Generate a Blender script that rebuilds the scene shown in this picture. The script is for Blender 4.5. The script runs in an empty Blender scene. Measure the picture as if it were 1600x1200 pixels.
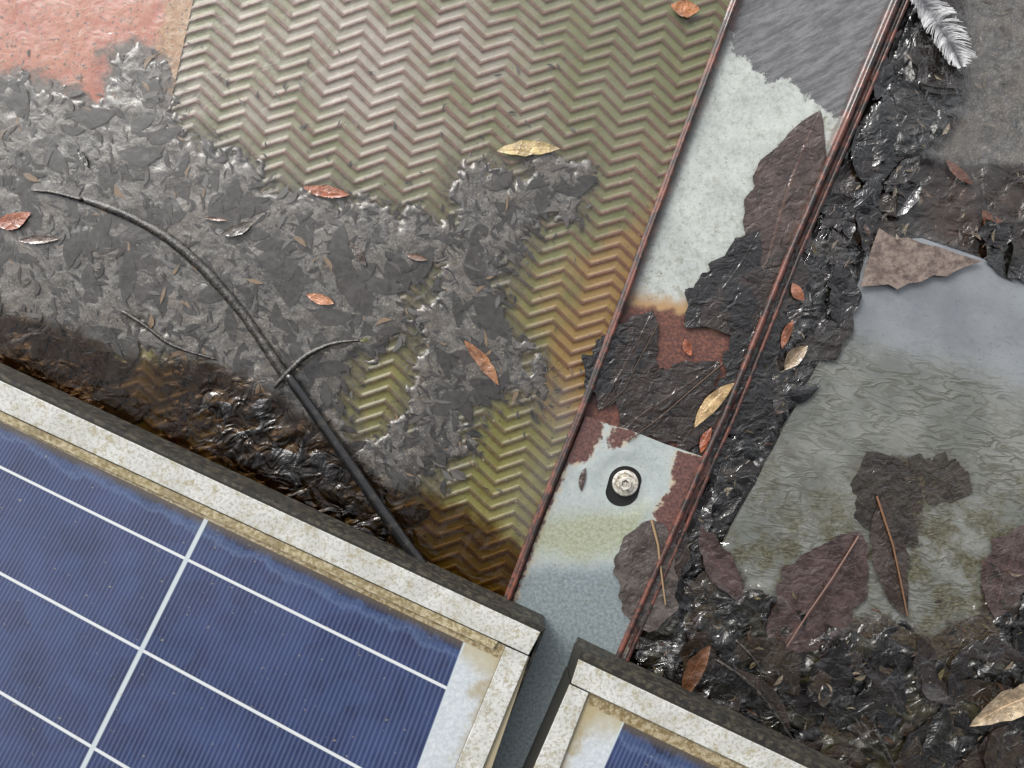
import bpy, math, random
import numpy as np
from mathutils import Vector
from mathutils.geometry import delaunay_2d_cdt
random.seed(7); rng=np.random.default_rng(7)
H=0.6; S=0.0005; G=0.85
def W(x,y,z=0.0):
    f=(H-z)/H*S
    return ((x-800)*f,(600-y)*f,z)
def lin(c):
    c=c/255.0
    return c/12.92 if c<=0.04045 else ((c+0.055)/1.055)**2.4
def C(r,g,b,k=1.0):
    return (lin(r)*G*k,lin(g)*G*k,lin(b)*G*k,1.0)
# ---------- numpy noise ----------
def vn(x,y,f,seed=0):
    x=np.asarray(x,float)/f+seed*17.31; y=np.asarray(y,float)/f+seed*5.77
    xi=np.floor(x); yi=np.floor(y); fx=x-xi; fy=y-yi
    fx=fx*fx*(3-2*fx); fy=fy*fy*(3-2*fy)
    def h(a,b):
        t=np.sin(a*127.1+b*311.7+seed*74.7)*43758.5453
        return t-np.floor(t)
    a=h(xi,yi); b=h(xi+1,yi); c=h(xi,yi+1); d=h(xi+1,yi+1)
    return (a*(1-fx)+b*fx)*(1-fy)+(c*(1-fx)+d*fx)*fy
def fbm(x,y,f,seed=0,o=4,g=0.5):
    s=0;a=1;t=0
    for i in range(o):
        s=s+a*vn(x,y,f/2**i,seed+i); t+=a; a*=g
    return s/t
def ss(a,b,x):
    t=np.clip((x-a)/(b-a),0,1); return t*t*(3-2*t)
def sdp(x,y,poly):
    x=np.asarray(x,float); y=np.asarray(y,float)
    d=np.full(x.shape,1e18); ins=np.zeros(x.shape,bool); n=len(poly)
    for i in range(n):
        ax,ay=poly[i]; bx,by=poly[(i+1)%n]
        ex,ey=bx-ax,by-ay; wx,wy=x-ax,y-ay
        t=np.clip((wx*ex+wy*ey)/(ex*ex+ey*ey+1e-9),0,1)
        d=np.minimum(d,(wx-ex*t)**2+(wy-ey*t)**2)
        c=((ay>y)!=(by>y))
        with np.errstate(divide='ignore',invalid='ignore'):
            xx=ax+(y-ay)*ex/(ey if ey!=0 else 1e-9)
        ins^=(c&(x<xx))
    d=np.sqrt(d); return np.where(ins,d,-d)
def sd1(x,y,p): return float(sdp(np.array([x]),np.array([y]),p)[0])
# ---------- mesh helpers ----------
def mkobj(name,verts,faces,mat=None,attrs=None,smooth=True,parent=None):
    me=bpy.data.meshes.new(name); me.from_pydata(verts,[],faces); me.update()
    if attrs:
        for k,v in attrs.items():
            v=np.asarray(v,dtype=np.float32)
            if v.ndim==1:
                a=me.attributes.new(k,'FLOAT','POINT'); a.data.foreach_set('value',v)
            elif v.shape[1]==3:
                a=me.attributes.new(k,'FLOAT_VECTOR','POINT'); a.data.foreach_set('vector',v.ravel())
            else:
                a=me.attributes.new(k,'FLOAT_COLOR','POINT'); a.data.foreach_set('color',v.ravel())
    if smooth: me.polygons.foreach_set('use_smooth',[True]*len(me.polygons))
    if mat: me.materials.append(mat)
    ob=bpy.data.objects.new(name,me); bpy.context.scene.collection.objects.link(ob)
    if parent: ob.parent=parent
    return ob
def gridfaces(nx,ny):
    i=np.arange(nx-1); j=np.arange(ny-1); I,J=np.meshgrid(i,j)
    a=(J*nx+I).ravel()
    return np.stack([a,a+nx,a+nx+1,a+1],1).tolist()
def gridobj(name,X,Y,Z,mat,attrs,drop=None):
    ny,nx=X.shape; f=(H-Z)/H*S
    V=np.stack([((X-800)*f).ravel(),((600-Y)*f).ravel(),Z.ravel()],1).tolist()
    F=gridfaces(nx,ny)
    return mkobj(name,V,F,mat,{k:v.ravel() for k,v in attrs.items()})
def prism(name,poly,z0,z1,mat,parent=None,bev=0.0006):
    n=len(poly)
    ar=sum(poly[i][0]*poly[(i+1)%n][1]-poly[(i+1)%n][0]*poly[i][1] for i in range(n))
    if ar>0: poly=poly[::-1]
    top=[W(x,y,z1) for x,y in poly]
    bot=[(v[0],v[1],z0) for v in top]
    F=[list(range(n)),list(range(2*n-1,n-1,-1))]+[[i,i+n,(i+1)%n+n,(i+1)%n] for i in range(n)]
    ob=mkobj(name,top+bot,F,mat,smooth=False,parent=parent)
    if bev:
        m=ob.modifiers.new('b','BEVEL'); m.width=bev; m.segments=2
    return ob
def cdt(name,outer,hole,step,z,skirt,mat,attrfn,zfn=None,parent=None):
    xs=[p[0] for p in outer]; ys=[p[1] for p in outer]
    pts=[Vector(p) for p in outer]; edges=[(i,(i+1)%len(outer)) for i in range(len(outer))]
    if hole:
        o=len(pts); pts+=[Vector(p) for p in hole]; edges+=[(o+i,o+(i+1)%len(hole)) for i in range(len(hole))]
    gx,gy=np.meshgrid(np.arange(min(xs),max(xs),step),np.arange(min(ys),max(ys),step))
    gx=gx.ravel()+rng.uniform(-.2,.2,gx.size)*step; gy=gy.ravel()+rng.uniform(-.2,.2,gy.size)*step
    k=sdp(gx,gy,outer)>step*.5
    if hole: k&=sdp(gx,gy,hole)<-step*.4
    pts+=[Vector((a,b)) for a,b in zip(gx[k],gy[k])]
    vo,eo,fo,_,_,_=delaunay_2d_cdt(pts,edges,[],1,1e-5)
    vx=np.array([v[0] for v in vo]); vy=np.array([v[1] for v in vo])
    cx=np.array([sum(vx[i] for i in f)/3 for f in fo]); cy=np.array([sum(vy[i] for i in f)/3 for f in fo])
    keep=np.ones(len(fo),bool)
    if hole: keep=sdp(cx,cy,hole)<0
    F=[]
    ec={}
    for f,kk in zip(fo,keep):
        if not kk: continue
        a,b,c=f[:3]
        if (vx[b]-vx[a])*(vy[c]-vy[a])-(vx[c]-vx[a])*(vy[b]-vy[a])>0: f=[a,c,b]
        F.append(list(f))
        for i in range(3):
            e=(f[i],f[(i+1)%3]); ec[e]=1
    zz=np.full(len(vx),z) if zfn is None else zfn(vx,vy)
    V=[W(vx[i],vy[i],zz[i]) for i in range(len(vx))]
    bd=[e for e in ec if (e[1],e[0]) not in ec]
    mp={}
    ax=list(vx); ay=list(vy)
    for e in bd:
        for q in e:
            if q not in mp:
                mp[q]=len(V); v=V[q]; V.append((v[0],v[1],v[2]-skirt)); ax.append(vx[q]); ay.append(vy[q])
        F.append([e[1],e[0],mp[e[0]],mp[e[1]]])
    return mkobj(name,V,F,mat,attrfn(np.array(ax),np.array(ay)) if attrfn else None,smooth=False,parent=parent)
# ---------- material helper ----------
class M:
    def __init__(s,name):
        s.mat=bpy.data.materials.new(name); s.mat.use_nodes=True; s.nt=s.mat.node_tree
        s.b=s.nt.nodes['Principled BSDF']; s.out=s.nt.nodes['Material Output']
        s.tc=s.nt.nodes.new('ShaderNodeTexCoord').outputs['Object']
    def n(s,t): return s.nt.nodes.new(t)
    def set(s,sock,v):
        if isinstance(v,bpy.types.NodeSocket): s.nt.links.new(v,sock)
        else: sock.default_value=v
    def noise(s,px,detail=4,rough=0.55,dist=0.0,vec=None,off=0):
        n=s.n('ShaderNodeTexNoise'); n.inputs['Scale'].default_value=1.0/(px*S)
        n.inputs['Detail'].default_value=detail; n.inputs['Roughness'].default_value=rough; n.inputs['Distortion'].default_value=dist
        v=vec or s.tc
        if off:
            a=s.n('ShaderNodeVectorMath'); a.operation='ADD'; s.set(a.inputs[0],v); a.inputs[1].default_value=(off,off*.7,0); v=a.outputs[0]
        s.set(n.inputs['Vector'],v); return n.outputs['Fac']
    def stretch(s,ang,sx,sy):
        m=s.n('ShaderNodeMapping'); m.vector_type='TEXTURE'; m.inputs['Rotation'].default_value=(0,0,ang); m.inputs['Scale'].default_value=(sx,sy,1)
        s.set(m.inputs['Vector'],s.tc); return m.outputs[0]
    def attr(s,name,out='Fac'):
        n=s.n('ShaderNodeAttribute'); n.attribute_name=name; return n.outputs[out]
    def math(s,op,a,b=0.0,c=0.0,clamp=False):
        n=s.n('ShaderNodeMath'); n.operation=op; n.use_clamp=clamp
        s.set(n.inputs[0],a); s.set(n.inputs[1],b); s.set(n.inputs[2],c); return n.outputs[0]
    def step(s,x,a,b,lo=0.0,hi=1.0):
        n=s.n('ShaderNodeMapRange'); n.interpolation_type='SMOOTHSTEP'; s.set(n.inputs[0],x)
        n.inputs[1].default_value=a; n.inputs[2].default_value=b; n.inputs[3].default_value=lo; n.inputs[4].default_value=hi; return n.outputs[0]
    def mix(s,f,a,b,blend='MIX'):
        n=s.n('ShaderNodeMix'); n.data_type='RGBA'; n.blend_type=blend
        s.set(n.inputs[0],f); s.set(n.inputs[6],a); s.set(n.inputs[7],b); return n.outputs[2]
    def mask(s,at,soft,amp,px,detail=5,rough=.6,off=0):
        nz=s.noise(px,detail,rough,off=off)
        v=s.math('MULTIPLY_ADD',s.math('SUBTRACT',nz,0.5),2*amp,s.attr(at))
        return s.step(v,-soft,soft)
    def bump(s,h,strength,dist,normal=None):
        n=s.n('ShaderNodeBump'); s.set(n.inputs['Strength'],strength); n.inputs['Distance'].default_value=dist
        s.set(n.inputs['Height'],h)
        if normal: s.set(n.inputs['Normal'],normal)
        return n.outputs[0]
    def fin(s,col,rough=0.5,normal=None,metal=0.0,spec=0.5,coat=0.0,coatr=0.05,ior=1.5):
        s.set(s.b.inputs['Base Color'],col); s.set(s.b.inputs['Roughness'],rough); s.set(s.b.inputs['Metallic'],metal)
        s.set(s.b.inputs['Specular IOR Level'],spec); s.b.inputs['IOR'].default_value=ior
        s.set(s.b.inputs['Coat Weight'],coat); s.b.inputs['Coat Roughness'].default_value=coatr
        if normal: s.set(s.b.inputs['Normal'],normal)
        return s.mat
# ---------- regions (plan layout, in half-millimetres) ----------
DEB=[(-500,105),(0,112),(60,128),(110,150),(160,168),(172,92),(215,72),(255,95),(262,150),(272,205),(330,215),(400,262),(440,292),(560,305),(640,325),(700,335),(712,250),(750,245),(800,285),(830,245),(890,240),(918,270),(905,335),(850,348),(820,390),(806,430),(780,480),(800,520),(835,545),(850,600),(835,640),(790,600),(740,640),(725,700),(700,745),(640,760),(610,790),(640,850),(660,900),(600,880),(0,620),(-500,500)]
WIN=[[(535,640),(560,560),(600,538),(645,535),(657,585),(625,650),(590,700),(545,680)],[(190,575),(205,535),(250,530),(268,620),(235,670),(200,650)],[(630,435),(680,420),(672,465),(640,470)],[(295,620),(335,640),(335,700),(300,690)]]
DARK_REFL=[(-600,250),(0,487),(100,512),(205,560),(330,566),(430,618),(520,690),(600,765),(650,765),(740,800),(812,850),(830,960),(790,1000),(-600,600)]  # outline of the dark reflection and panel shade, painted into the colours below
SLUD=[(300,590),(430,600),(520,680),(640,800),(650,900),(500,820),(380,740),(300,680)]
def debris_sd(x,y):
    d=sdp(x,y,DEB)
    for w in WIN: d=np.minimum(d,-sdp(x,y,w))
    return d
LY=[-300,0,640,800,935,1400]; LX=[1260,1150,912,846,795,610]
RY=[-300,0,180,400,650,715,850,1035,1400]; RX=[1545,1420,1345,1250,1150,1120,1062,980,825]
Lf=lambda y: np.interp(y,LY,LX)
Rf=lambda y: np.interp(y,RY,RX)
SLATE=[(1364,376),(1440,372),(1530,402),(1604,434),(2000,590),(2000,1300),(900,1300),(1130,850),(1340,450)]
def slatecover(x,y):
    p=[(1100,860),(1150,900),(1215,945),(1290,985),(1380,965),(1450,1000),(1530,960),(1560,900),(1700,860),(2100,800),(2100,1400),(900,1400),(1000,1000)]
    return sdp(x,y,p)
HAZ=[(1505,-300),(2100,-300),(2100,262),(1560,258),(1495,264),(1452,240),(1500,180),(1512,110)]
DRK2=[(1290,262),(1450,250),(1600,258),(2000,300),(2000,590),(1604,430),(1530,400),(1440,370),(1340,380),(1285,340)]
# =============== MATERIALS ===============
m=M('wet_mud'); G=.47
n1=m.noise(11,5,.72); n2=m.noise(60,4,.6); n3=m.noise(3,2,.6)
sil=m.mix(m.step(n1,.38,.62),C(62,60,59),C(128,124,119))
sil=m.mix(m.step(n2,.42,.65,0,.5),sil,C(126,110,94))
sil=m.mix(m.step(m.noise(90,4,.6,off=3),.5,.68,0,.45),sil,C(58,58,58))
sil=m.mix(m.step(n3,.58,.68,0,.75),sil,C(190,180,160))
sil=m.mix(m.step(n3,.42,.34,0,.6),sil,C(34,32,30))
blk=m.mix(m.step(n1,.4,.75),C(13,12,11),C(40,35,30))
blk=m.mix(m.step(n3,.66,.74,0,.6),blk,C(112,103,76))
blk=m.mix(m.math('MULTIPLY',m.step(n2,.46,.6),m.attr('algae')),blk,C(86,81,54))
blk=m.mix(m.math('MULTIPLY',m.step(n2,.4,.62,.4,1),m.attr('rusty')),blk,C(80,56,38))
gm=m.step(m.math('MULTIPLY_ADD',m.math('SUBTRACT',n1,.5),.9,m.attr('grey')),.2,.8)
col=m.mix(gm,blk,sil)
bm=m.bump(n1,m.math('MULTIPLY_ADD',m.attr('grey'),-.4,.7),.0011); bm=m.bump(m.noise(30,3,.5,1.2),m.math('MULTIPLY_ADD',m.attr('grey'),-.7,.9),.0035,bm)
MUD=m.fin(col,m.math('MULTIPLY_ADD',m.attr('grey'),.15,.15),bm,spec=.75)
# mat
m=M('ribbed_mat_sheet'); G=.40
r=m.attr('ridge'); n1=m.noise(40,4,.6); n2=m.noise(7,4,.65); n3=m.noise(140,3,.5); nf=m.noise(3,2,.7)
val=m.mix(m.step(n1,.35,.65),C(138,142,92),C(168,166,124))
val=m.mix(m.math('MULTIPLY',m.step(n3,.38,.6),m.attr('topsheen')),val,C(206,196,182))  # sky sheen painted into the mat colour towards the top
rid=m.mix(m.step(n2,.35,.7),C(122,78,64),C(162,118,100))
low=m.mix(m.step(n1,.35,.65),C(144,138,62),C(180,170,90))
val=m.mix(m.attr('low'),val,low)
rid=m.mix(m.attr('low'),rid,m.mix(m.step(n2,.4,.7),C(108,86,42),C(140,114,62)))
re=m.step(m.math('MULTIPLY_ADD',m.math('SUBTRACT',n2,.5),.9,r),.38,.68)
col=m.mix(m.math('MULTIPLY',re,.92),val,rid)
gr=m.step(m.math('MULTIPLY_ADD',m.math('SUBTRACT',n1,.5),2.0,m.attr('green')),.35,.95,0,.6)
col=m.mix(gr,col,m.mix(re,C(128,136,70),C(102,90,52)))
og=m.math('MULTIPLY',m.step(m.math('MULTIPLY_ADD',m.math('SUBTRACT',n1,.5),2.0,m.attr('orange')),.12,.95),.7)
col=m.mix(og,col,m.mix(re,C(196,146,76),C(142,84,42)))
si=m.mask('silt',24,60,50,6,.68)
col=m.mix(m.math('MULTIPLY',si,.8),col,m.mix(m.step(n2,.4,.65),C(92,86,66),C(134,124,98)))
col=m.mix(m.step(nf,.31,.37,.7,0),col,C(34,30,24))
col=m.mix(m.math('MULTIPLY',m.step(m.noise(16,5,.75,off=8),.58,.66,0,.8),m.attr('near')),col,C(50,46,36))
col=m.mix(m.step(m.noise(9,3,.6,off=3),.68,.73,0,.8),col,C(214,200,176))
MAT=m.fin(col,.4,m.bump(n2,.4,.0005),spec=.5)
# slab
m=M('painted_concrete'); G=.46
n1=m.noise(60,5,.6); n2=m.noise(10,5,.7); nf=m.noise(5,3,.6)
col=m.mix(m.step(n1,.35,.65),C(206,108,78),C(220,140,108))
col=m.mix(m.step(n2,.48,.66,0,.7),col,C(228,172,140))
col=m.mix(m.step(m.noise(22,5,.75,off=4),.54,.66,0,.6),col,C(156,90,70))
col=m.mix(m.mask('edge',12,30,40),col,m.mix(m.step(n2,.4,.65),C(190,134,84),C(226,190,148)))
col=m.mix(m.step(nf,.58,.64,0,.9),col,C(66,46,40))
col=m.mix(m.mask('silt',14,50,30),col,C(100,88,78))
SLAB=m.fin(col,.5,m.bump(n2,.5,.0008))
G=.85
def galvan(m):
    n1=m.noise(50,5,.6); n2=m.noise(5,4,.7); v=m.n('ShaderNodeTexVoronoi'); v.inputs['Scale'].default_value=1/(7*S); m.set(v.inputs['Vector'],m.tc)
    col=m.mix(m.step(n1,.3,.7),C(156,160,156),C(186,190,184))
    col=m.mix(m.step(n2,.3,.7,0,.45),col,C(200,203,196))
    bl=m.n('ShaderNodeSeparateColor'); m.set(bl.inputs[0],v.outputs['Color'])
    col=m.mix(m.math('MULTIPLY',bl.outputs[0],.22),col,C(118,132,134))
    return col,n1,n2
m=M('galvanised_channel')
col,n1,n2=galvan(m)
st=m.noise(10,6,.8,vec=m.stretch(math.radians(28),5,1))
lowm=m.step(m.noise(14,5,.75),.50,.66,0,.8)
col=m.mix(m.math('MULTIPLY',lowm,m.attr('stain')),col,C(112,108,80))
col=m.mix(m.step(m.noise(9,5,.8,off=7),.53,.64,0,.6),col,C(132,134,124))
col=m.mix(m.mask('oran',14,22,22),col,C(160,130,92))
col=m.mix(m.mask('rust',5,18,20),col,m.mix(m.step(n2,.4,.68),C(76,46,40),C(120,76,60)))
wetc=m.mix(m.step(st,.35,.66),C(84,84,85),C(124,124,125))
wf=m.mask('wet',2.0,36,26,7,.75)
col=m.mix(wf,col,wetc)
sp=m.step(m.noise(4,2,.5,off=5),.66,.72,0,.7); col=m.mix(sp,col,C(80,74,64))
lipc=m.mix(m.step(m.noise(22,5,.7),.42,.62),C(34,28,27),C(104,58,45))
col=m.mix(m.attr('lip'),col,lipc)
bm=m.bump(n2,.35,.0005)
BEAM=m.fin(col,m.math('MULTIPLY_ADD',wf,-.25,.5),bm,spec=.5)
m=M('galvanised_plate')
col,n1,n2=galvan(m)
col=m.mix(.4,col,C(132,146,150))
col=m.mix(m.step(m.noise(12,5,.8,off=6),.55,.68,0,.45),col,C(112,122,118))
col=m.mix(m.mask('olive',22,30,50),col,m.mix(m.step(n2,.4,.6),C(134,138,112),C(156,160,142)))
col=m.mix(m.mask('deepw',22,20,60),col,m.mix(m.step(n2,.3,.7),C(96,106,108),C(132,142,144)))
col=m.mix(m.mask('rust',9,14,14,off=2),col,C(176,158,130))
col=m.mix(m.mask('rust',2.5,17,13),col,m.mix(m.step(n2,.35,.68),C(72,50,48),C(112,78,70)))
col=m.mix(m.step(m.noise(6,3,.6,off=5),.66,.73,0,.8),col,C(92,92,84))
col=m.mix(m.math('MULTIPLY',m.step(m.noise(12,5,.75,off=9),.58,.7,0,.5),m.attr('low')),col,C(112,100,66))
PLATE=m.fin(col,.4,m.bump(n2,.4,.0005),spec=.5)
# slate
m=M('wet_slate_sheet'); G=.80
n1=m.noise(90,5,.6); n2=m.noise(6,4,.7)
wv=m.noise(15,2,.5,.8,vec=m.stretch(math.radians(-14),2.8,1)); wave=m.step(m.math('ABSOLUTE',m.math('SUBTRACT',wv,.5)),.0,.09,1,0)
rip=m.mask('rip',45,50,80)
mod=m.step(m.noise(70,3,.6,off=6),.35,.62,.35,1)
col=m.mix(m.step(n1,.3,.7),C(116,120,126),C(138,143,148))
lowc=m.mix(m.step(n1,.35,.65),C(104,107,103),C(132,134,130))
lowc=m.mix(m.math('MULTIPLY',m.step(m.noise(40,5,.75,off=2),.42,.62),m.attr('dirt')),lowc,m.mix(m.step(n2,.4,.6),C(70,67,50),C(106,103,84)))
col=m.mix(rip,col,lowc)
wc=m.math('MULTIPLY',m.math('MULTIPLY',rip,mod),m.math('MULTIPLY',wave,.6))
col=m.mix(wc,col,C(78,76,62))
col=m.mix(m.step(n2,.60,.68,0,.45),col,C(70,68,60))
dk=m.mask('brown',8,34,30,6,.7)
col=m.mix(dk,col,m.mix(m.step(n2,.4,.65),C(46,40,34),C(82,72,56)))
bm=m.bump(n2,.15,.0005); bm=m.bump(wave,m.math('MULTIPLY_ADD',m.math('MULTIPLY',rip,mod),.35,.01),.0014,bm)
SLATEM=m.fin(col,.22,bm,spec=.6)
G=.85
# panel frame
m=M('weathered_aluminium')
n1=m.noise(45,4,.6); n2=m.noise(5,4,.8); n3=m.noise(16,5,.78,off=3)
col=m.mix(m.step(n1,.3,.7),C(176,176,170),C(198,198,194))
col=m.mix(m.step(n2,.49,.59,0,.55),col,C(122,115,90))
col=m.mix(m.step(n3,.51,.64,0,.65),col,C(138,127,86))
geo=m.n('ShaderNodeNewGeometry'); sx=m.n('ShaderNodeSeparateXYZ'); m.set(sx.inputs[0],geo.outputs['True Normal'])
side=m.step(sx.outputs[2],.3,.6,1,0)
col=m.mix(side,col,C(44,42,36))  # upright faces coloured dark to imitate shade on the frame sides
FRAME=m.fin(col,.5,m.bump(n2,.4,.0004),metal=0.0)
m=M('dirty_seal')
n2=m.noise(6,5,.75); n3=m.noise(30,4,.6)
col=m.mix(m.step(n2,.4,.62),C(128,114,76),C(176,166,138)); col=m.mix(m.step(n3,.48,.62,0,.5),col,C(98,84,52))
SEAL=m.fin(col,.7,m.bump(n2,.6,.0006))
# cells
m=M('solar_cells')
sep=m.n('ShaderNodeSeparateXYZ'); m.set(sep.inputs[0],m.attr('uvp','Vector')); a=sep.outputs[0]; b=sep.outputs[1]
n1=m.noise(90,5,.6); n2=m.noise(6,4,.7); n4=m.noise(40,5,.7)
base=m.mix(m.step(n1,.3,.7),C(33,40,68),C(48,57,92))
vor=m.n('ShaderNodeTexVoronoi'); vor.inputs['Scale'].default_value=1/(26*S); m.set(vor.inputs['Vector'],m.tc)
vs=m.n('ShaderNodeSeparateColor'); m.set(vs.inputs[0],vor.outputs['Color'])
base=m.mix(m.math('MULTIPLY',vs.outputs[0],.25),base,C(54,76,120))
fr=m.math('FRACT',m.math('MULTIPLY',a,62.0)); fd=m.math('ABSOLUTE',m.math('SUBTRACT',fr,.5))
fing=m.step(fd,.12,.26,.8,0)
col=m.mix(m.math('MULTIPLY',fing,.38),base,C(112,122,150))
ed=m.math('MULTIPLY_ADD',m.math('SUBTRACT',n4,.5),.40,b)
s1=m.step(ed,.0,.22,1,0)
col=m.mix(m.math('MULTIPLY',s1,.65),col,C(26,32,50))
col=m.mix(m.step(m.math('ABSOLUTE',m.math('SUBTRACT',ed,.15)),.0,.05,.26,0),col,C(110,132,170))
col=m.mix(m.step(m.math('ABSOLUTE',m.math('SUBTRACT',ed,.09)),.0,.05,.2,0),col,C(90,120,170))
col=m.mix(m.step(b,0,.11,.55,0),col,C(100,86,56))
bf=m.math('FRACT',m.math('ADD',b,.54)); bd=m.math('MINIMUM',bf,m.math('SUBTRACT',1.0,bf))
bus=m.step(bd,.010,.019,1,0)
col=m.mix(bus,col,C(200,203,203))
af=m.math('FRACT',a); ad=m.math('MINIMUM',af,m.math('SUBTRACT',1.0,af))
gap=m.step(ad,.006,.0105,1,0); col=m.mix(gap,col,C(180,188,190))
wh=m.step(a,.995,1.0); whc=m.mix(m.step(n2,.4,.7),C(172,178,182),C(194,198,200))
whc=m.mix(m.step(m.math('MULTIPLY_ADD',m.math('SUBTRACT',n4,.5),.25,a),1.06,1.14,0,.8),whc,C(150,134,92))
whc=m.mix(m.step(m.math('MULTIPLY_ADD',m.math('SUBTRACT',n4,.5),.5,b),.3,.0,0,.7),whc,C(162,150,112))
col=m.mix(wh,col,whc)
tp=m.step(b,-.005,.0,1,0); col=m.mix(tp,col,m.mix(m.step(n2,.4,.62),C(118,102,68),C(168,156,128)))
col=m.mix(m.step(m.noise(9,3,.6,off=4),.69,.74,0,.6),col,C(160,150,120))
CELL=m.fin(col,.3,m.bump(n2,.1,.0003),spec=.4,coat=.7,coatr=.05)
# leaf
m=M('dead_leaf')
sep=m.n('ShaderNodeSeparateXYZ'); m.set(sep.inputs[0],m.attr('luv','Vector')); u=sep.outputs[0]; v=sep.outputs[1]
av=m.math('ABSOLUTE',v)
mid=m.step(av,.02,.06,1,0)
q=m.math('FRACT',m.math('SUBTRACT',m.math('MULTIPLY',u,13.0),m.math('MULTIPLY',av,2.3)))
sv=m.step(m.math('ABSOLUTE',m.math('SUBTRACT',q,.5)),.02,.13,1,0)
n1=m.noise(26,5,.65); n2=m.noise(5,4,.7)
c0=m.attr('Col','Color')
vein=sep.outputs[2]
col=m.mix(m.step(n1,.38,.62,0,.85),c0,m.mix(1.0,c0,(.36,.33,.32,1),'MULTIPLY'))
col=m.mix(m.step(n2,.45,.72,0,.4),col,m.mix(1.0,c0,(1.7,1.6,1.45,1),'MULTIPLY'))
col=m.mix(m.math('MULTIPLY',sv,.12),col,m.mix(1.0,c0,(.4,.38,.36,1),'MULTIPLY'))
col=m.mix(m.math('MULTIPLY',m.math('MULTIPLY',mid,vein),.55),col,m.mix(1.0,c0,(1.7,1.4,1.2,1),'MULTIPLY'))
h=m.math('ADD',m.math('MULTIPLY',sv,-.35),m.math('MULTIPLY',mid,.6))
bm=m.bump(m.math('MULTIPLY_ADD',n2,.35,h),.4,.0006); bm=m.bump(m.noise(18,2,.5,1.0),.7,.0024,bm)
LEAF=m.fin(col,.15,bm,spec=.8)
m=M('leaf_rib')
STK=m.fin(m.attr('Col','Color'),.5,None,spec=.3)
m=M('silted_litter'); G=.45
n2=m.noise(7,3,.7)
col=m.mix(m.step(n2,.35,.7,0,.4),m.attr('Col','Color'),C(112,107,102))
LIT=m.fin(col,.4,m.bump(n2,.25,.0004),spec=.4)
G=.85
m=M('wet_bark'); n2=m.noise(8,5,.7)
BARK=m.fin(m.mix(m.step(n2,.4,.65),C(24,22,20),C(72,67,60)),.25,m.bump(n2,.8,.001),spec=.6)
m=M('black_rubber'); n2=m.noise(14,5,.7)
HOSE=m.fin(m.mix(m.step(n2,.5,.7),C(18,18,19),C(50,46,41)),.25,m.bump(n2,.3,.0005),spec=.6)
m=M('shaded_frame_side'); n2=m.noise(10,5,.7)
SIDE=m.fin(m.mix(m.step(n2,.42,.65),C(28,27,25),C(76,71,58)),.6,m.bump(n2,.4,.0006))  # dark base colour carries painted shade along the frame sides
m=M('zinc_bolt'); n2=m.noise(5,4,.7)
BOLT=m.fin(m.mix(m.step(n2,.45,.65),C(226,222,212),C(150,138,118)),.3,m.bump(n2,.3,.0003),metal=.4)
m=M('hole_shade'); DARKM=m.fin(C(14,12,10),.5)  # near-black colour imitating shade inside the slot
m=M('feather_vane')
FEA=m.fin(m.mix(m.attr('tone'),C(96,96,100),C(225,225,224)),.6)
# water
m=M('standing_water')
nt=m.nt; nt.nodes.remove(m.b)
dp=m.attr('refl_tint'); hz=m.attr('sky_veil'); wavy=m.attr('wavy')
n1=m.noise(120,3,.55); n5=m.noise(26,4,.6)
dm=m.step(m.math('MULTIPLY_ADD',m.math('SUBTRACT',n5,.5),14.0,dp),-3.5,3.5)
tr=m.n('ShaderNodeBsdfTransparent'); m.set(tr.inputs[0],m.mix(dm,(.98,.975,.96,1),(.50,.38,.25,1)))  # brown tint imitates a dark reflection beside the panel
gl=m.n('ShaderNodeBsdfGlossy'); gl.inputs['Roughness'].default_value=.015
bm=m.bump(n1,.5,.008); bm=m.bump(m.noise(30,2,.5,1.0),m.math('MULTIPLY_ADD',wavy,1.0,.08),.010,bm); m.set(gl.inputs['Normal'],bm)
geo=m.n('ShaderNodeNewGeometry')
# thin film: same reflectance from either side (no total internal reflection)
ior=m.math('MULTIPLY_ADD',geo.outputs['Backfacing'],1/1.46-1.46,1.46)
fz=m.n('ShaderNodeFresnel'); m.set(fz.inputs[0],ior); m.set(fz.inputs[1],bm)
df=m.n('ShaderNodeBsdfDiffuse'); m.set(df.inputs[0],m.mix(m.attr('oil'),C(152,150,148),C(150,160,180)))
hzz=m.math('MULTIPLY',m.math('MULTIPLY',hz,m.step(n1,.2,.75,.45,1.25)),m.math('SUBTRACT',1.0,dm))
mx=m.n('ShaderNodeMixShader'); m.set(mx.inputs[0],hzz); nt.links.new(tr.outputs[0],mx.inputs[1]); nt.links.new(df.outputs[0],mx.inputs[2])
m2=m.n('ShaderNodeMixShader'); m.set(m2.inputs[0],fz.outputs[0]); nt.links.new(mx.outputs[0],m2.inputs[1]); nt.links.new(gl.outputs[0],m2.inputs[2])
nt.links.new(m2.outputs[0],m.out.inputs['Surface']); WATER=m.mat

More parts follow.
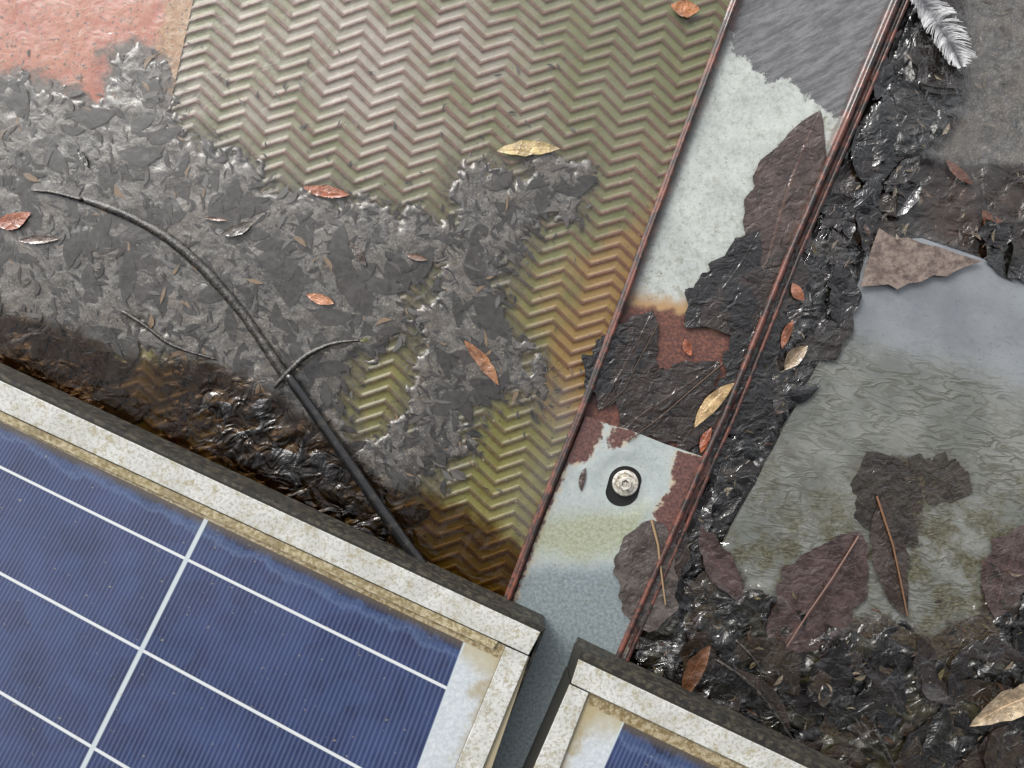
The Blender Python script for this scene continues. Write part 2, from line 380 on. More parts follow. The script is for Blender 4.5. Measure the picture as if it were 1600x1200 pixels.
# =============== GEOMETRY ===============
mkobj('ground',[(-60,-60,-.03),(60,-60,-.03),(60,60,-.03),(-60,60,-.03)],[[0,1,2,3]],
      (lambda m:m.fin(m.mix(m.step(m.noise(900,6,.7),.35,.65),C(40,36,32),C(78,72,62)),.6,m.bump(m.noise(60,5,.7),.6,.004)))(M('bare_ground')))
st=3.5
X,Y=np.meshgrid(np.arange(-400,2000,st),np.arange(-300,1500,st))
d=debris_sd(X,Y); dn=d+(fbm(X,Y,34,3,4)-.5)*80+(fbm(X,Y,9,8,2)-.5)*34
left=X<Lf(Y)
cov=ss(-14,16,dn)
rough=fbm(X,Y,26,11,3)-.5; rid=1-np.abs(fbm(X,Y,60,21,3)*2-1)
zl=-.0036+cov*(.0054+rough*.0016)
dk=ss(-25,25,sdp(X,Y,DARK_REFL))
slud=ss(-30,45,sdp(X,Y,SLUD))
zl=zl+slud*cov*((rid-.68)*.007)
zl=zl-dk*(1-slud)*.003*ss(.3,.6,fbm(X,Y,80,14,3))
sc=slatecover(X,Y)+(fbm(X,Y,60,5,5,.6)-.5)*130
sl=sdp(X,Y,SLATE)
zr=.003+rough*.008+(rid-.7)*.012
onsl=ss(-6,20,sl)
zr=zr*(1-onsl)+onsl*(-.006+ss(-12,30,sc)*(.014+rough*.006+(rid-.7)*.010))
hz=ss(-15,15,sdp(X,Y,HAZ)); zr=zr*(1-hz*.8)-hz*.001
d2=ss(-15,15,sdp(X,Y,DRK2)); zr=zr*(1-d2*.6)-.001*d2
inb=(X>Lf(Y)-2)&(X<Rf(Y)+2)
Z=np.where(left,zl,zr); Z=np.where(inb,-.012,Z)
grey=np.where(left,(1-dk*.9)*(1-slud*.85),np.maximum(hz*.75,0))  # mud also painted darker inside the dark reflection area
gridobj('mud_bed',X,Y,Z,MUD,{'grey':grey,'algae':np.where(left,0,ss(850,1050,Y)*.6),'rusty':np.where(left,dk*.8*(1-slud),np.maximum(d2*.8,hz*.8))})
# ribbed mat
ys=np.arange(-260,1010,2.2); ts=np.linspace(0,1,400); T,Y=np.meshgrid(ts,ys)
X=(302-.22*Y)*(1-T)+(Lf(Y)+6)*T
U=(X-300)*.98+(Y)*.2; V=(Y)*.975-(X-300)*.235
V=V+9*(vn(X,Y,180,4)-.5); U=U+10*(vn(X,Y,220,9)-.5)
per=77.0; tri=np.abs(((U/per)%1)*2-1)*2-1
ph=(V-tri*11.5)/20.5
f=np.abs((ph%1)-.5)*2
wear=fbm(X,Y,70,17,3)
ridge=ss(.40,.80,f)*(.65+.5*wear)
d=debris_sd(X,Y)
ed=Lf(Y)-X
orange=ss(120,0,ed)*ss(240,400,Y)*ss(760,560,Y)*.85+ss(260,60,ed)*ss(330,440,Y)*ss(720,560,Y)*.5+ss(230,450,Y)*ss(60,300,ed)*.22
green=np.clip(ss(-120,20,d)*.5+ss(300,120,Y)*ss(650,1000,X)*.6+ss(200,500,Y)*.2+.15,0,1)
gridobj('chevron_mat',X,Y,-.0003+.0010*ridge+.0006*(fbm(X,Y,60,2,3)-.5),MAT,
  {'ridge':ridge,'silt':d+14,'topsheen':ss(360,120,Y)*ss(1100,650,X),'low':ss(300,560,Y),'green':green,'orange':orange,'near':ss(-110,-5,d)+.8*ss(60,15,ed)*ss(60,300,Y)})
Xg,Yg=np.meshgrid(np.linspace(0,1,120),np.arange(-300,300,5.0)); X=-500+(302-.22*Yg+500)*Xg
gridobj('painted_slab',X,Yg,.0006*(fbm(X,Yg,40,9,4)-.5)+.0008,SLAB,{'edge':40-((302-.22*Yg)-X),'silt':debris_sd(X,Yg)+10})
# beam channel
ys=np.arange(-300,1400,5.0)
L=Lf(ys); R=Rf(ys)
wob=(vn(ys,ys*0,60,3)-.5)*4
cols=[];zs=[];lips=[]
def add(x,z,l): cols.append(x);zs.append(np.full_like(ys,z));lips.append(np.full_like(ys,l))
add(L-9,-.02,1);add(L-9,.010,1);add(L-7,.011,1);add(L-4+wob*.4,.011,1);add(L-3.5+wob*.4,.015,1);add(L-2+wob*.5,.017,1);add(L+2+wob*.5,.017,1);add(L+4+wob*.5,.015,1);add(L+4.5,.0085,.8)
for t in np.linspace(0.0,1,40)[1:-1]:
    add((L+4.5)*(1-t)+(R-24)*t,.0085-.0006*math.sin(t*math.pi),0 if 0.03<t<.97 else .5)
add(R-24,.0085,1);add(R-23,.015,1);add(R-20,.0175,1);add(R-15,.0175,1);add(R-13,.015,1);add(R-12,.011,1);add(R-5,.011,1);add(R-4,.014,1);add(R,.0145,1);add(R+2,.013,1);add(R+3,-.02,1)
X=np.stack(cols,1); Z=np.stack(zs,1); Y=np.repeat(ys[:,None],X.shape[1],1)
wet=sdp(X,Y,[(1100,-400),(1600,-400),(1420,0),(1330,190),(1290,178),(1262,150),(1240,122),(1200,128),(1165,95),(1140,70),(1130,0)])
rust=np.maximum(sdp(X,Y,[(960,475),(1000,478),(1080,490),(1120,520),(1200,420),(1260,430),(1160,660),(1090,740),(880,700)]),-1e3)
oran=rust+18
inner=(X-Lf(Y))/(Rf(Y)-Lf(Y))
gridobj('steel_channel',X,Y,Z,BEAM,{'lip':np.stack(lips,1),'wet':wet,'rust':rust,'oran':oran,'stain':np.clip(ss(.65,.85,inner)+.35*ss(250,450,Y)+.3,0,1)})
lys=np.array([650,700,760,820,880,935,1000,1100,1200,1390.]); 
outer=[(Lf(y)+7,y) for y in lys]+[(Rf(y)-(9 if y<900 else 6),y) for y in lys[::-1][:-1] if y>730]+[(1112,730),(1108,717),(1040,694),(985,672),(930,654)]
cx,cy=976,757
hole=[]
for k in range(28):
    t=math.pi*2*k/28; hx=26*math.cos(t); hy=24*math.sin(t)
    ox,oy=((-4,11) if hy>0 else (1,-5)); hole.append((cx+hx+ox,cy+hy+oy))
def pa(x,y):
    rust=sdp(x,y,[(1062,700),(1110,715),(1150,740),(1085,860),(1035,860),(1022,800),(1050,760),(1052,725)])
    rust=np.maximum(rust,sdp(x,y,[(880,640),(948,650),(935,690),(918,720),(890,725),(870,700)]))
    rust=np.maximum(rust,sdp(x,y,[(960,664),(1000,676),(972,694),(948,700)]))
    rust=np.maximum(rust,sdp(x,y,[(1000,960),(1060,900),(1050,1000),(980,1060),(968,1035)]))
    rust=np.maximum(rust,(Lf(y)+9-x)*.8)
    return {'rust':rust,'olive':sdp(x,y,[(830,810),(1010,790),(1010,860),(900,870),(820,860)]),'deepw':y-885,'low':ss(700,1000,y)}
def pz(x,y):
    r=np.hypot(x-cx,y-cy); return .0125-.0011*ss(55,32,r)+.0003*fbm(x,y,80,2,2)
PL=cdt('slotted_steel_plate',outer,hole,7,.0125,.0022,PLATE,pa,pz)
bolt=bpy.data.objects.new('hex_bolt',None); bpy.context.scene.collection.objects.link(bolt)
def lathe(name,prof,cx,cy,n,mat,parent,hexa=False):
    V=[];F=[]
    for (r,z) in prof:
        for k in range(n):
            t=2*math.pi*k/n+.3; w=W(cx,cy,z); V.append((w[0]+r*S*math.cos(t),w[1]+r*S*math.sin(t),z))
    for i in range(len(prof)-1):
        for k in range(n): F.append([i*n+k,i*n+(k+1)%n,(i+1)*n+(k+1)%n,(i+1)*n+k])
    F.append([(len(prof)-1)*n+k for k in range(n)])
    return mkobj(name,V,F,mat,smooth=False,parent=parent)
lathe('washer',[(20,.0105),(20,.0138),(18.6,.0148),(15.5,.0150),(14,.0134),(11,.0130)],977,755,40,BOLT,bolt)
lathe('hex_head',[(10.8,.0130),(10.8,.0185),(9.8,.0192),(6.2,.0192),(5.6,.0158),(4,.0156)],977,756,6,BOLT,bolt)
lathe('pin',[(2.6,.0156),(2.6,.0180),(2.0,.0184)],977,756,14,BOLT,bolt)
lathe('shank',[(9,-.01),(9,.0130)],977,756,20,BOLT,bolt)
mkobj('hole_shade_sheet',[W(930,700,.0096),W(1020,700,.0096),W(1020,810,.0096),W(930,810,.0096)],[[0,3,2,1]],DARKM,parent=PL)  # dark sheet added under the slot in place of real shade
def sa(x,y):
    rip=y-(520+.28*(x-1300))
    br=sdp(x,y,[(1370,722),(1430,712),(1500,730),(1515,765),(1450,770),(1430,860),(1380,860),(1360,790)])
    br=np.maximum(br,slatecover(x,y)+5)
    return {'rip':rip,'brown':br,'dirt':ss(620,860,y)}
cdt('slate_sheet',SLATE,None,14,.006,.004,SLATEM,sa,lambda x,y:.006+.0005*fbm(x,y,120,3,2))
# water
X,Y=np.meshgrid(np.arange(-600,2200,6.0),np.arange(-500,1700,6.0))
left=X<Lf(Y)+20
refl_tint=np.where(left,sdp(X,Y,DARK_REFL)/4,-10.0)
sky_veil=np.where(left,.01+.04*ss(750,100,X)*ss(540,300,Y)*ss(60,160,Y),.16*ss(-12,15,sdp(X,Y,HAZ)))  # pale diffuse veil imitating sky reflection on the water
oil=ss(-30,60,sdp(X,Y,[(850,690),(880,620),(905,650),(850,790),(812,840),(800,780)])+22)
sky_veil=sky_veil+oil*.12*left
heap=ss(2,14,X-Rf(Y))*ss(10,-14,sdp(X,Y,HAZ))*ss(10,-14,sdp(X,Y,DRK2))
unc=ss(-8,8,sdp(X,Y,SLATE)); cv=ss(-30,20,slatecover(X,Y)+(fbm(X,Y,60,5,5,.6)-.5)*130)
wz=.0034+heap*((1-unc)*(.0052+.006*(fbm(X,Y,40,31,2)-.5))+unc*((1-cv)*.0049+cv*(.0085+.006*(fbm(X,Y,40,31,2)-.5))))
slud=ss(-30,45,sdp(X,Y,SLUD))
wavy=np.clip(heap*np.where(unc>.5,.08+.12*ss(500,650,Y)+.45*cv,.6)+slud*.4*left+.12*ss(-10,10,sdp(X,Y,DRK2))+.10*ss(-60,30,sdp(X,Y,DARK_REFL))*left,0,1)
gridobj('standing_water',X,Y,wz,WATER,{'refl_tint':refl_tint,'sky_veil':sky_veil,'oil':oil,'wavy':wavy})
# ---------- leaves ----------
class Acc:
    def __init__(s): s.V=[];s.F=[];s.U=[];s.C=[]
    def build(s,name,mat,parent=None): return mkobj(name,s.V,s.F,mat,{'luv':np.array(s.U),'Col':np.array(s.C)},parent=parent)
def leaf(acc,p0,p1,w,z0,z1,col,bend=0.05,curl=0.0,wav=0.001,nu=14,nv=6,pw=.85,vein=1.0,rag=.12,seed=None,fold=0.0,tip=1.0):
    sd=random.random()*100 if seed is None else seed
    dx,dy=p1[0]-p0[0],p1[1]-p0[1]; ln=math.hypot(dx,dy); tx,ty=dx/ln,dy/ln; px_,py_=-ty,tx
    u=np.linspace(0,1,nu+1); v=np.linspace(-1,1,nv+1); V_,U_=np.meshgrid(v,u)
    prof=np.maximum(np.sin(np.pi*U_**tip),0)**pw
    hw=w/2*prof*(1+rag*2*(fbm(U_*9+(V_>0)*50,V_*0,1.2,sd,3)-.5))
    bo=bend*ln*4*U_*(1-U_)
    x=p0[0]+dx*U_+px_*(bo+hw*V_); y=p0[1]+dy*U_+py_*(bo+hw*V_)
    z=z0*(1-U_)+z1*U_+curl*V_**2*prof+fold*V_*prof+wav*(fbm(x,y,max(ln*.3,14),sd,3)-.5)*2*(.3+prof)
    o=len(acc.V)
    for a,b,c,uu,vv in zip(x.ravel(),y.ravel(),z.ravel(),U_.ravel(),V_.ravel()):
        acc.V.append(W(a,b,max(c,-.02))); acc.U.append((uu,vv,vein)); acc.C.append(col)
    n=nv+1
    for i in range(nu):
        for j in range(nv):
            a=o+i*n+j; acc.F.append([a,a+1,a+n+1,a+n])
def stalk(acc,pts,r,col):
    n=8;o=len(acc.V)
    for i,(x,y,z) in enumerate(pts):
        q=pts[min(i+1,len(pts)-1)]; p=pts[max(i-1,0)]
        tx,ty=q[0]-p[0],q[1]-p[1]; l=math.hypot(tx,ty)+1e-6; nx_,ny_=-ty/l,tx/l
        rr=r*(1-.6*i/len(pts))
        for k in range(n):
            t=2*math.pi*k/n; w=W(x+nx_*rr*math.cos(t),y+ny_*rr*math.cos(t),z+rr*S*math.sin(t)); acc.V.append(w); acc.U.append((0,1,0)); acc.C.append(col)
    for i in range(len(pts)-1):
        for k in range(n): a=o+i*n+k; b=o+i*n+(k+1)%n; acc.F.append([a,b,b+n,a+n])
def one(name,*a,st=None,**k):
    ac=Acc(); leaf(ac,*a,**k); ob=ac.build(name,LEAF)
    if st:
        ac=Acc(); stalk(ac,st[0],st[1],st[2]); ac.build('midrib',STK,ob)
    return ob
BR=C(76,62,56);PU=C(72,58,55);BK=C(32,30,29);OR=C(156,86,52);TAN=C(186,158,114);DB=C(50,42,37)
one('fallen_leaf',(1282,172),(1192,445),112,.0102,.0107,BR,bend=.03,wav=.0007,nu=50,nv=16,tip=1.15,rag=.3,pw=.75,vein=1)
for (p0,p1,w,c,z) in [((1186,360),(1070,512),90,BK,.011),((1240,425),(1090,505),90,DB,.0114),((1020,485),(935,640),90,DB,.0102),((1000,520),(915,610),80,BK,.0105),((1125,565),(965,672),92,DB,.0114),((1205,520),(1085,690),105,BK,.0112),((1215,440),(1160,600),90,BK,.0112),((960,600),(1060,690),85,DB,.0110),((1150,610),(1060,705),80,DB,.0118),((1245,380),(1190,500),70,DB,.0113),((1150,690),(1080,705),40,BK,.0120)]:
    one('fallen_leaf',p0,p1,w,z,z,c,bend=random.uniform(-.08,.08),wav=.0008,nu=36,nv=14,rag=.6,vein=.8)
ac=Acc()
stalk(ac,[(1130,568,.0135),(1080,610,.0135),(1035,650,.0135),(980,690,.0140)],1.6,C(70,54,44))
stalk(ac,[(1030,505,.0128),(1000,560,.0125),(975,610,.0125),(940,640,.0125)],1.5,C(60,48,40))
ac.build('leaf_stalk',STK)
one('fallen_leaf',(1148,598),(1085,668),24,.0145,.014,TAN,bend=.06,wav=.0010,nu=20)
one('fallen_leaf',(1112,668),(1095,708),14,.0142,.0142,OR,nu=12)
one('fallen_leaf',(1070,530),(1080,556),14,.0122,.0122,OR,nu=12)
one('fallen_leaf',(1018,812),(1014,988),106,.0140,.0138,C(84,77,73),bend=.02,wav=.0009,nu=40,nv=16,pw=.55,rag=.3,vein=.2,st=([(1018,812,.0155),(1028,850,.0160),(1034,900,.0160),(1040,945,.0152)],2.2,C(150,126,96)))
one('fallen_leaf',(1070,815),(1015,965),72,.0125,.0118,DB,wav=.0010,nu=24,nv=10,rag=.4,vein=.3)
one('fallen_leaf',(915,730),(908,768),10,.0137,.0137,BR,nu=10)
one('fallen_leaf',(1345,832),(1212,1022),135,.0080,.0125,PU,bend=-.03,wav=.0018,nu=44,nv=18,pw=.72,rag=.5,vein=.9,st=([(1342,838,.0105),(1300,905,.0125),(1262,960,.0140),(1230,1010,.0145)],1.9,C(112,86,76)))
one('fallen_leaf',(1378,775),(1416,965),54,.0076,.0105,C(60,50,44),bend=.04,wav=.0014,nu=28,nv=10,rag=.5,vein=.3,st=([(1370,775,.0095),(1395,850,.0105),(1410,920,.0120),(1418,962,.0125)],1.9,C(120,88,64)))
one('fallen_leaf',(1355,705),(1432,850),92,.0070,.0072,C(48,42,35),wav=.0008,nu=34,nv=12,rag=.8,vein=.1)
one('fallen_leaf',(1420,715),(1520,770),60,.0068,.0070,C(56,49,39),wav=.0006,nu=30,nv=10,rag=.9,vein=0)
one('fallen_leaf',(1095,822),(1168,945),46,.0115,.011,PU,bend=.05,wav=.0016,nu=24,nv=10,curl=.001,rag=.4)
one('fallen_leaf',(1612,815),(1555,965),84,.0090,.0125,PU,wav=.0018,nu=28,nv=12,rag=.5,vein=.4)
one('fallen_leaf',(1110,1008),(1068,1092),30,.020,.017,C(100,66,42),wav=.002,nu=20,nv=8,curl=.002)
one('fallen_leaf',(1660,1075),(1515,1135),46,.020,.017,C(176,158,130),bend=.05,wav=.002,nu=24,nv=10,curl=.002,rag=.3)
one('fallen_leaf',(1150,1045),(1235,1140),26,.018,.015,DB,bend=-.08,wav=.002,nu=20,nv=8)
one('fallen_leaf',(1535,328),(1578,374),26,.003,.003,C(110,66,40),nu=16)
one('fallen_leaf',(1478,248),(1522,288),16,.003,.003,C(100,58,37),nu=14)
one('fallen_leaf',(1262,540),(1226,578),24,.012,.013,C(140,122,98),nu=14,curl=.002)
one('fallen_leaf',(1240,500),(1222,545),14,.012,.013,C(130,76,48),nu=12)
one('fallen_leaf',(1238,442),(1256,470),18,.013,.013,C(140,88,62),nu=10)
for (p0,p1,w,c,b) in [((776,236),(876,232),24,C(196,174,124),-.03),((725,532),(779,602),20,C(152,106,72),-.04),((473,292),(546,304),19,C(154,88,56),.02),((478,460),(522,474),16,C(168,114,80),0),((-12,352),(48,332),25,C(150,90,64),.05),((28,376),(94,372),13,C(96,80,68),0),((634,398),(668,406),10,C(122,92,76),0),((1048,8),(1094,14),26,C(160,100,50),.05),((345,366),(396,346),18,C(78,70,60),.05),((318,340),(356,344),6,C(120,98,84),0),((120,232),(138,262),10,C(50,52,40),0),((548,378),(572,416),14,C(88,76,65),0),((1112,410),(1120,416),10,OR,0)]:
    one('fallen_leaf',p0,p1,w,.0040,.0044,c,bend=b,wav=.0006,nu=20,nv=8,curl=.0006,vein=.6,rag=.25)
cdt('torn_paper_piece',[(1374,356),(1388,366),(1400,372),(1420,371),(1440,380),(1468,386),(1500,398),(1535,408),(1505,418),(1492,424),(1480,432),(1458,430),(1440,440),(1420,443),(1402,452),(1388,444),(1372,446),(1345,448),(1350,434),(1352,420),(1360,395)],None,6,.0115,.001,
    (lambda m:m.fin(m.mix(m.step(m.noise(14,5,.7),.35,.65),C(84,70,64),C(132,118,108)),.25,m.bump(m.noise(10,5,.7),.7,.0012)))(M('sodden_paper')),None,lambda x,y:.0098+.0012*fbm(x,y,30,2,3))
# wet leaf heap
ac=Acc(); k=0
while k<300:
    y=random.uniform(-120,1300); x=Rf(y)+random.uniform(4,900)
    inslate=sd1(x,y,SLATE); c=float(slatecover(np.array([x]),np.array([y]))[0])
    if inslate>-14 and c<28: continue
    if y<390 and x>Rf(y)+150: 
        if random.random()<.75: continue
    if sd1(x,y,HAZ)>-35: continue
    k+=1
    an=random.uniform(0,6.28); ln=random.uniform(45,125); z=random.uniform(.0055,.0095)+(.004 if inslate>0 else 0)
    c=random.choice([C(18,17,17),C(25,22,21),C(32,28,25),C(41,34,30),C(24,24,19),C(50,42,33)])
    leaf(ac,(x-math.cos(an)*ln/2,y-math.sin(an)*ln/2),(x+math.cos(an)*ln/2,y+math.sin(an)*ln/2),ln*random.uniform(.3,.55),z,z+random.uniform(-.0015,.0015),c,bend=random.uniform(-.15,.15),curl=random.uniform(-.0015,.0015),wav=random.uniform(.0012,.003),nu=16,nv=8,rag=.5,vein=.3,fold=random.uniform(-.001,.001))
ac.build('wet_leaf_heap',LEAF)
ac=Acc();k=0
while k<1700:
    y=random.uniform(-100,1250); x=Rf(y)+random.uniform(2,760)
    inslate=sd1(x,y,SLATE); c=float(slatecover(np.array([x]),np.array([y]))[0])
    if inslate>-5 and c<random.uniform(-70,40): continue
    k+=1; an=random.uniform(0,6.28); ln=random.choice([4,6,9,12,16,22]); z=random.uniform(.005,.012)+(.004 if inslate>0 else 0)
    if sd1(x,y,HAZ)>-5: z=random.uniform(.001,.003)
    c=random.choice([C(30,27,24),C(54,46,37),C(88,78,48),C(110,98,80),C(46,39,32),C(74,54,40)])
    leaf(ac,(x,y),(x+math.cos(an)*ln,y+math.sin(an)*ln),ln*random.uniform(.12,.35),z,z+random.uniform(-.001,.001),c,bend=random.uniform(-.2,.2),nu=4,nv=2,vein=0,wav=.0004)
ac.build('fine_plant_debris',LEAF)
# silted litter left
G=.42
ac=Acc()
N=13000; xs=rng.uniform(-120,930,N); ysr=rng.uniform(60,900,N); dd=debris_sd(xs,ysr); dr=sdp(xs,ysr,DARK_REFL)
for x,y,d_,q in zip(xs,ysr,dd,dr):
    if d_<-18 and random.random()<.88: continue
    if d_<0 and random.random()<.35: continue
    if random.random()<(.42 if q<0 else .58): continue
    big=random.random()<.07 and d_>20
    an=random.gauss(.9,.9); ln=random.uniform(35,85) if big else random.choice([3,4,5,7,10,14,22,30])
    if d_<-5: ln=min(ln,14)
    g=random.choice([30,38,48,60,76,104,128]) if not big else random.choice([52,62,74])
    c=C(g+random.uniform(0,6),g,g-2) if q<0 else C(g*.7,g*.56,g*.4)  # litter gets darker colours inside the painted reflection area
    if random.random()<.05 and not big: c=C(176,146,112)
    z=random.uniform(.0018,.0029) if q<0 else random.uniform(.0005,.0028)
    if big: z=random.uniform(.0018,.0025)
    if d_<0: z=random.uniform(.0012,.0022)
    leaf(ac,(x,y),(x+math.cos(an)*ln,y+math.sin(an)*ln),ln*(random.uniform(.28,.5) if big else random.uniform(.10,.34)),z,z+random.uniform(-.0001,.0001),c,bend=random.uniform(-.2,.2),nu=9 if big else 4,nv=4 if big else 2,vein=.2,wav=.0001,rag=.4)
ac.build('leaf_litter',LIT)
G=.85
# ---------- twigs / hose ----------
def tube(name,pts,mat,n=10,sub=8,knob=.15,parent=None):
    P=[]
    for i in range(len(pts)-1):
        p0=np.array(pts[max(i-1,0)]);p1=np.array(pts[i]);p2=np.array(pts[i+1]);p3=np.array(pts[min(i+2,len(pts)-1)])
        for s_ in range(sub):
            t=s_/sub; P.append(.5*((2*p1)+(-p0+p2)*t+(2*p0-5*p1+4*p2-p3)*t*t+(-p0+3*p1-3*p2+p3)*t**3))
    P.append(np.array(pts[-1])); V=[];F=[]
    for i,p in enumerate(P):
        q=P[min(i+1,len(P)-1)]-P[max(i-1,0)]; l=math.hypot(q[0],q[1]); nx_,ny_=-q[1]/l,q[0]/l
        r=p[3]*(1+knob*(random.random()-.5))
        for k in range(n):
            t=2*math.pi*k/n; V.append(W(p[0]+nx_*r*math.cos(t),p[1]+ny_*r*math.cos(t),p[2]+r*S*math.sin(t)))
    for i in range(len(P)-1):
        for k in range(n): a=i*n+k;b=i*n+(k+1)%n; F.append([a,b,b+n,a+n])
    F.append(list(range(n))[::-1]); F.append([len(V)-n+k for k in range(n)])
    return mkobj(name,V,F,mat,parent=parent)
tube('curved_branch',[(58,299,.002,1.5),(100,306,.002,3),(150,318,.0024,7),(210,342,.0024,8),(270,378,.0028,8.5),(325,428,.003,8.5),(375,485,.0036,8),(410,535,.0045,8),(440,580,.006,8),(452,600,.0065,6)],BARK)
tube('black_hose',[(448,585,.007,8),(500,658,.009,8.5),(560,745,.012,9),(620,830,.015,9.5),(672,900,.017,9.5),(720,965,.017,9.5)],HOSE,knob=.03)
tube('twig',[(428,606,.007,3),(452,580,.009,5),(480,555,.010,4.5),(520,537,.010,3),(562,532,.009,2)],BARK)
one('bud',(562,533),(578,528),7,.010,.011,C(110,116,60),nu=8)
tube('twig',[(190,486,.006,3.5),(225,508,.007,3),(270,540,.007,3),(338,562,.006,1.8)],BARK)
tube('twig',[(50,298,.004,1.2),(80,300,.005,2.5),(128,312,.005,3)],BARK)
tube('twig',[(1120,1032,.018,3),(1165,1062,.022,3),(1200,1100,.022,2.5),(1245,1165,.018,2)],BARK)
tube('twig',[(1368,1140,.020,4),(1385,1175,.022,4),(1410,1225,.02,3)],BARK)
tube('twig',[(1150,1000,.016,2),(1185,1040,.02,2),(1190,1085,.018,1.5)],BARK)
# feather
V=[];F=[];T=[]
sp=[(1425,-20),(1450,15),(1478,50),(1502,104)]
def spt(t):
    a,b,c,d_=[np.array(p,float) for p in sp]; return (1-t)**3*a+3*(1-t)**2*t*b+3*(1-t)*t*t*c+t**3*d_
for i in range(240):
    t=i/240; p=spt(t); q=spt(min(t+.02,1))-spt(max(t-.02,0)); q/=np.linalg.norm(q)+1e-9; nn=np.array([-q[1],q[0]])
    clump=vn(i/14.0,0,1,5)-.5
    for sgn in (-1,1):
        ln=(26 if sgn>0 else 40)*(math.sin(math.pi*(.12+.86*t))**.6)*random.uniform(.7,1.1)
        cl=clump*1.2+random.uniform(-.12,.12)
        for j in range(5):
            s_=j/4; pt=p+nn*sgn*ln*s_*.8-q*ln*(-.25-.5*s_*s_+cl*s_); z=.015+.004*math.sin(s_*2)+.003*vn(p[0],p[1],15,2)
            wd=1.1*(1-s_*.6)
            V.append(W(pt[0]+q[0]*wd,pt[1]+q[1]*wd,z)); V.append(W(pt[0]-q[0]*wd,pt[1]-q[1]*wd,z)); tn=min(1,max(0,.05+.9*s_*(.3+t)+clump*.8+random.uniform(-.25,.25))); T+=[tn,tn]
            if j: a=len(V)-4; F.append([a,a+1,a+3,a+2])
mkobj('bird_feather',V,F,FEA,{'tone':T},smooth=False)
# ---------- solar panels ----------
def homog(src,dst):
    A=[]
    for (a,b),(x,y) in zip(src,dst):
        A.append([a,b,1,0,0,0,-x*a,-x*b,-x]);A.append([0,0,0,a,b,1,-y*a,-y*b,-y])
    return np.linalg.svd(np.array(A))[2][-1].reshape(3,3)
def panel(parent,Hm,a0,a1,b0,b1,z,shift=0.0):
    A,B=np.meshgrid(np.linspace(a0,a1,80),np.linspace(b0,b1,80))
    w=Hm[2,0]*A+Hm[2,1]*B+Hm[2,2]; X=(Hm[0,0]*A+Hm[0,1]*B+Hm[0,2])/w; Y=(Hm[1,0]*A+Hm[1,1]*B+Hm[1,2])/w
    f=(H-z)/H*S; V=np.stack([((X-800)*f).ravel(),((600-Y)*f).ravel(),np.full(X.size,z)],1).tolist()
    uv=np.stack([A.ravel()*(1 if shift==0 else -1)+shift,B.ravel(),0*A.ravel()],1)
    return mkobj('cells',V,gridfaces(80,80),CELL,{'uvp':uv},parent=parent)
ZT=.050
p1=bpy.data.objects.new('solar_panel',None); bpy.context.scene.collection.objects.link(p1)
H1=homog([(0,0),(1,0),(0,2.46),(1,1.46)],[(322,812),(728,1005),(145,1168),(640,1243)])
panel(p1,H1,-1.6,1.20,-.14,3.6,ZT-.003)
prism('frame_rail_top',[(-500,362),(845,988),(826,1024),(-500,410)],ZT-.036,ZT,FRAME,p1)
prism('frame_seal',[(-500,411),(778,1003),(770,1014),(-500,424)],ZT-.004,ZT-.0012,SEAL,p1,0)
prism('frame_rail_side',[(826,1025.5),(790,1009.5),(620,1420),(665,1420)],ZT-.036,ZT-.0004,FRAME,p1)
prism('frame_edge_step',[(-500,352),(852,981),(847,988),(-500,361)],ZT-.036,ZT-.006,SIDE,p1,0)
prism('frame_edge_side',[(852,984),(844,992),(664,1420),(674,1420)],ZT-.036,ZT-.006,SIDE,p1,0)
p2=bpy.data.objects.new('solar_panel',None); bpy.context.scene.collection.objects.link(p2)
H2=homog([(0,0),(1,0),(0,1),(1,1)],[(972,1128),(1380,1322),(900,1290),(1310,1500)])
panel(p2,H2,-.19,2,-.24,2.5,ZT-.003,shift=1.0)
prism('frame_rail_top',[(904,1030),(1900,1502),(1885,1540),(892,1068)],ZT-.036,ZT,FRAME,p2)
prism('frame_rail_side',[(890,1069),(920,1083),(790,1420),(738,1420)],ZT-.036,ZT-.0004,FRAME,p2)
prism('frame_edge_step',[(908,1016),(1900,1488),(1900,1500),(904,1028)],ZT-.036,ZT-.006,SIDE,p2,0)
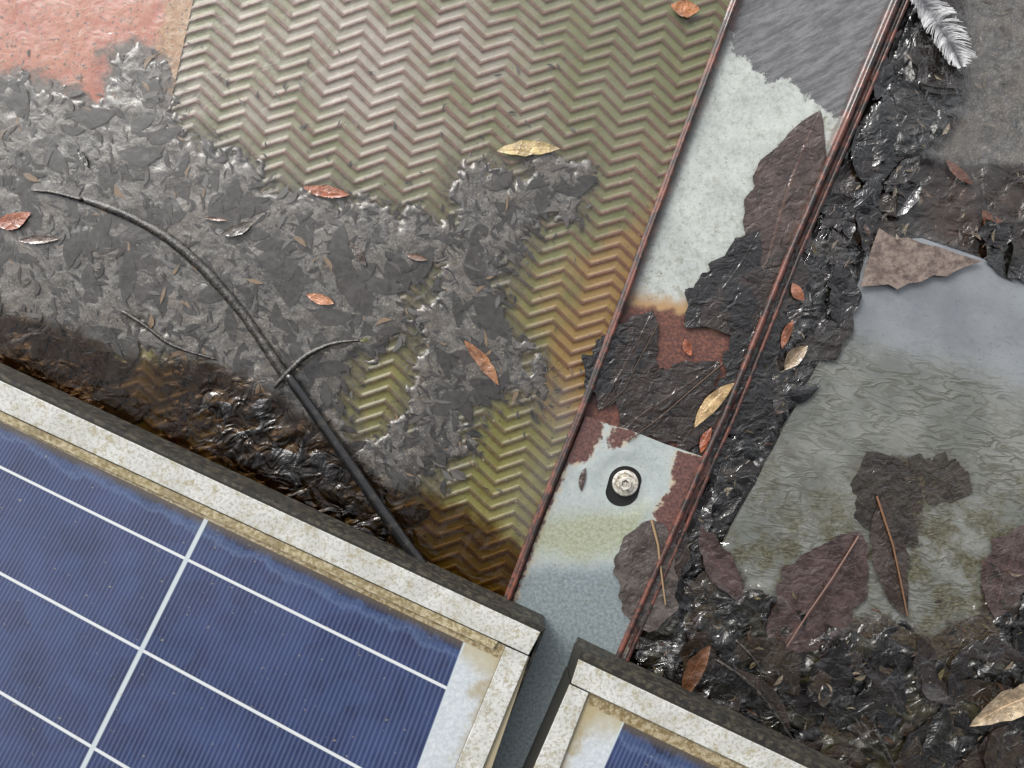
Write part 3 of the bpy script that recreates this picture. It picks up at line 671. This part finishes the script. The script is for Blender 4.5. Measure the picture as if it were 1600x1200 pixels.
# ---------- camera / light ----------
cam=bpy.data.cameras.new('cam'); co=bpy.data.objects.new('camera',cam); bpy.context.scene.collection.objects.link(co)
co.location=(0,0,H); cam.sensor_width=36; cam.lens=36*H/(1600*S); cam.clip_start=.01; cam.clip_end=200
bpy.context.scene.camera=co
el,az=math.radians(38),math.radians(125)
sun=bpy.data.lights.new('sun','SUN'); so=bpy.data.objects.new('sun',sun); bpy.context.scene.collection.objects.link(so)
sun.energy=1.5; sun.angle=math.radians(16); sun.color=(1,.97,.93)
dv=Vector((math.cos(az)*math.cos(el),math.sin(az)*math.cos(el),math.sin(el)))
so.rotation_euler=dv.to_track_quat('Z','Y').to_euler()
w=bpy.data.worlds.new('World'); bpy.context.scene.world=w; w.use_nodes=True; nt=w.node_tree
bg=nt.nodes['Background']; sk=nt.nodes.new('ShaderNodeTexSky'); sk.sky_type='NISHITA'; sk.sun_disc=False
sk.sun_elevation=el; sk.sun_rotation=math.pi/2-az; sk.dust_density=3
hs=nt.nodes.new('ShaderNodeHueSaturation'); hs.inputs['Saturation'].default_value=.2; hs.inputs['Value'].default_value=1.5
nt.links.new(sk.outputs[0],hs.inputs['Color'])
tc=nt.nodes.new('ShaderNodeTexCoord'); nz=nt.nodes.new('ShaderNodeTexNoise'); nz.inputs['Scale'].default_value=3.2; nz.inputs['Detail'].default_value=5
nt.links.new(tc.outputs['Generated'],nz.inputs['Vector'])
sp_=nt.nodes.new('ShaderNodeSeparateXYZ'); nt.links.new(tc.outputs['Generated'],sp_.inputs[0])
ma=nt.nodes.new('ShaderNodeMath'); ma.operation='MULTIPLY_ADD'; nt.links.new(sp_.outputs[1],ma.inputs[0]); ma.inputs[1].default_value=.35; nt.links.new(nz.outputs['Fac'],ma.inputs[2])
mr=nt.nodes.new('ShaderNodeMapRange'); mr.interpolation_type='SMOOTHSTEP'; nt.links.new(ma.outputs[0],mr.inputs[0]); mr.inputs[1].default_value=.32; mr.inputs[2].default_value=.62; mr.inputs[3].default_value=.35; mr.inputs[4].default_value=1.6
vm=nt.nodes.new('ShaderNodeVectorMath'); vm.operation='SCALE'; nt.links.new(hs.outputs[0],vm.inputs[0]); nt.links.new(mr.outputs[0],vm.inputs['Scale'])
nt.links.new(vm.outputs[0],bg.inputs[0]); bg.inputs[1].default_value=.15
sc_=bpy.context.scene; sc_.view_settings.view_transform='Standard'; sc_.view_settings.look='None'; sc_.view_settings.exposure=0
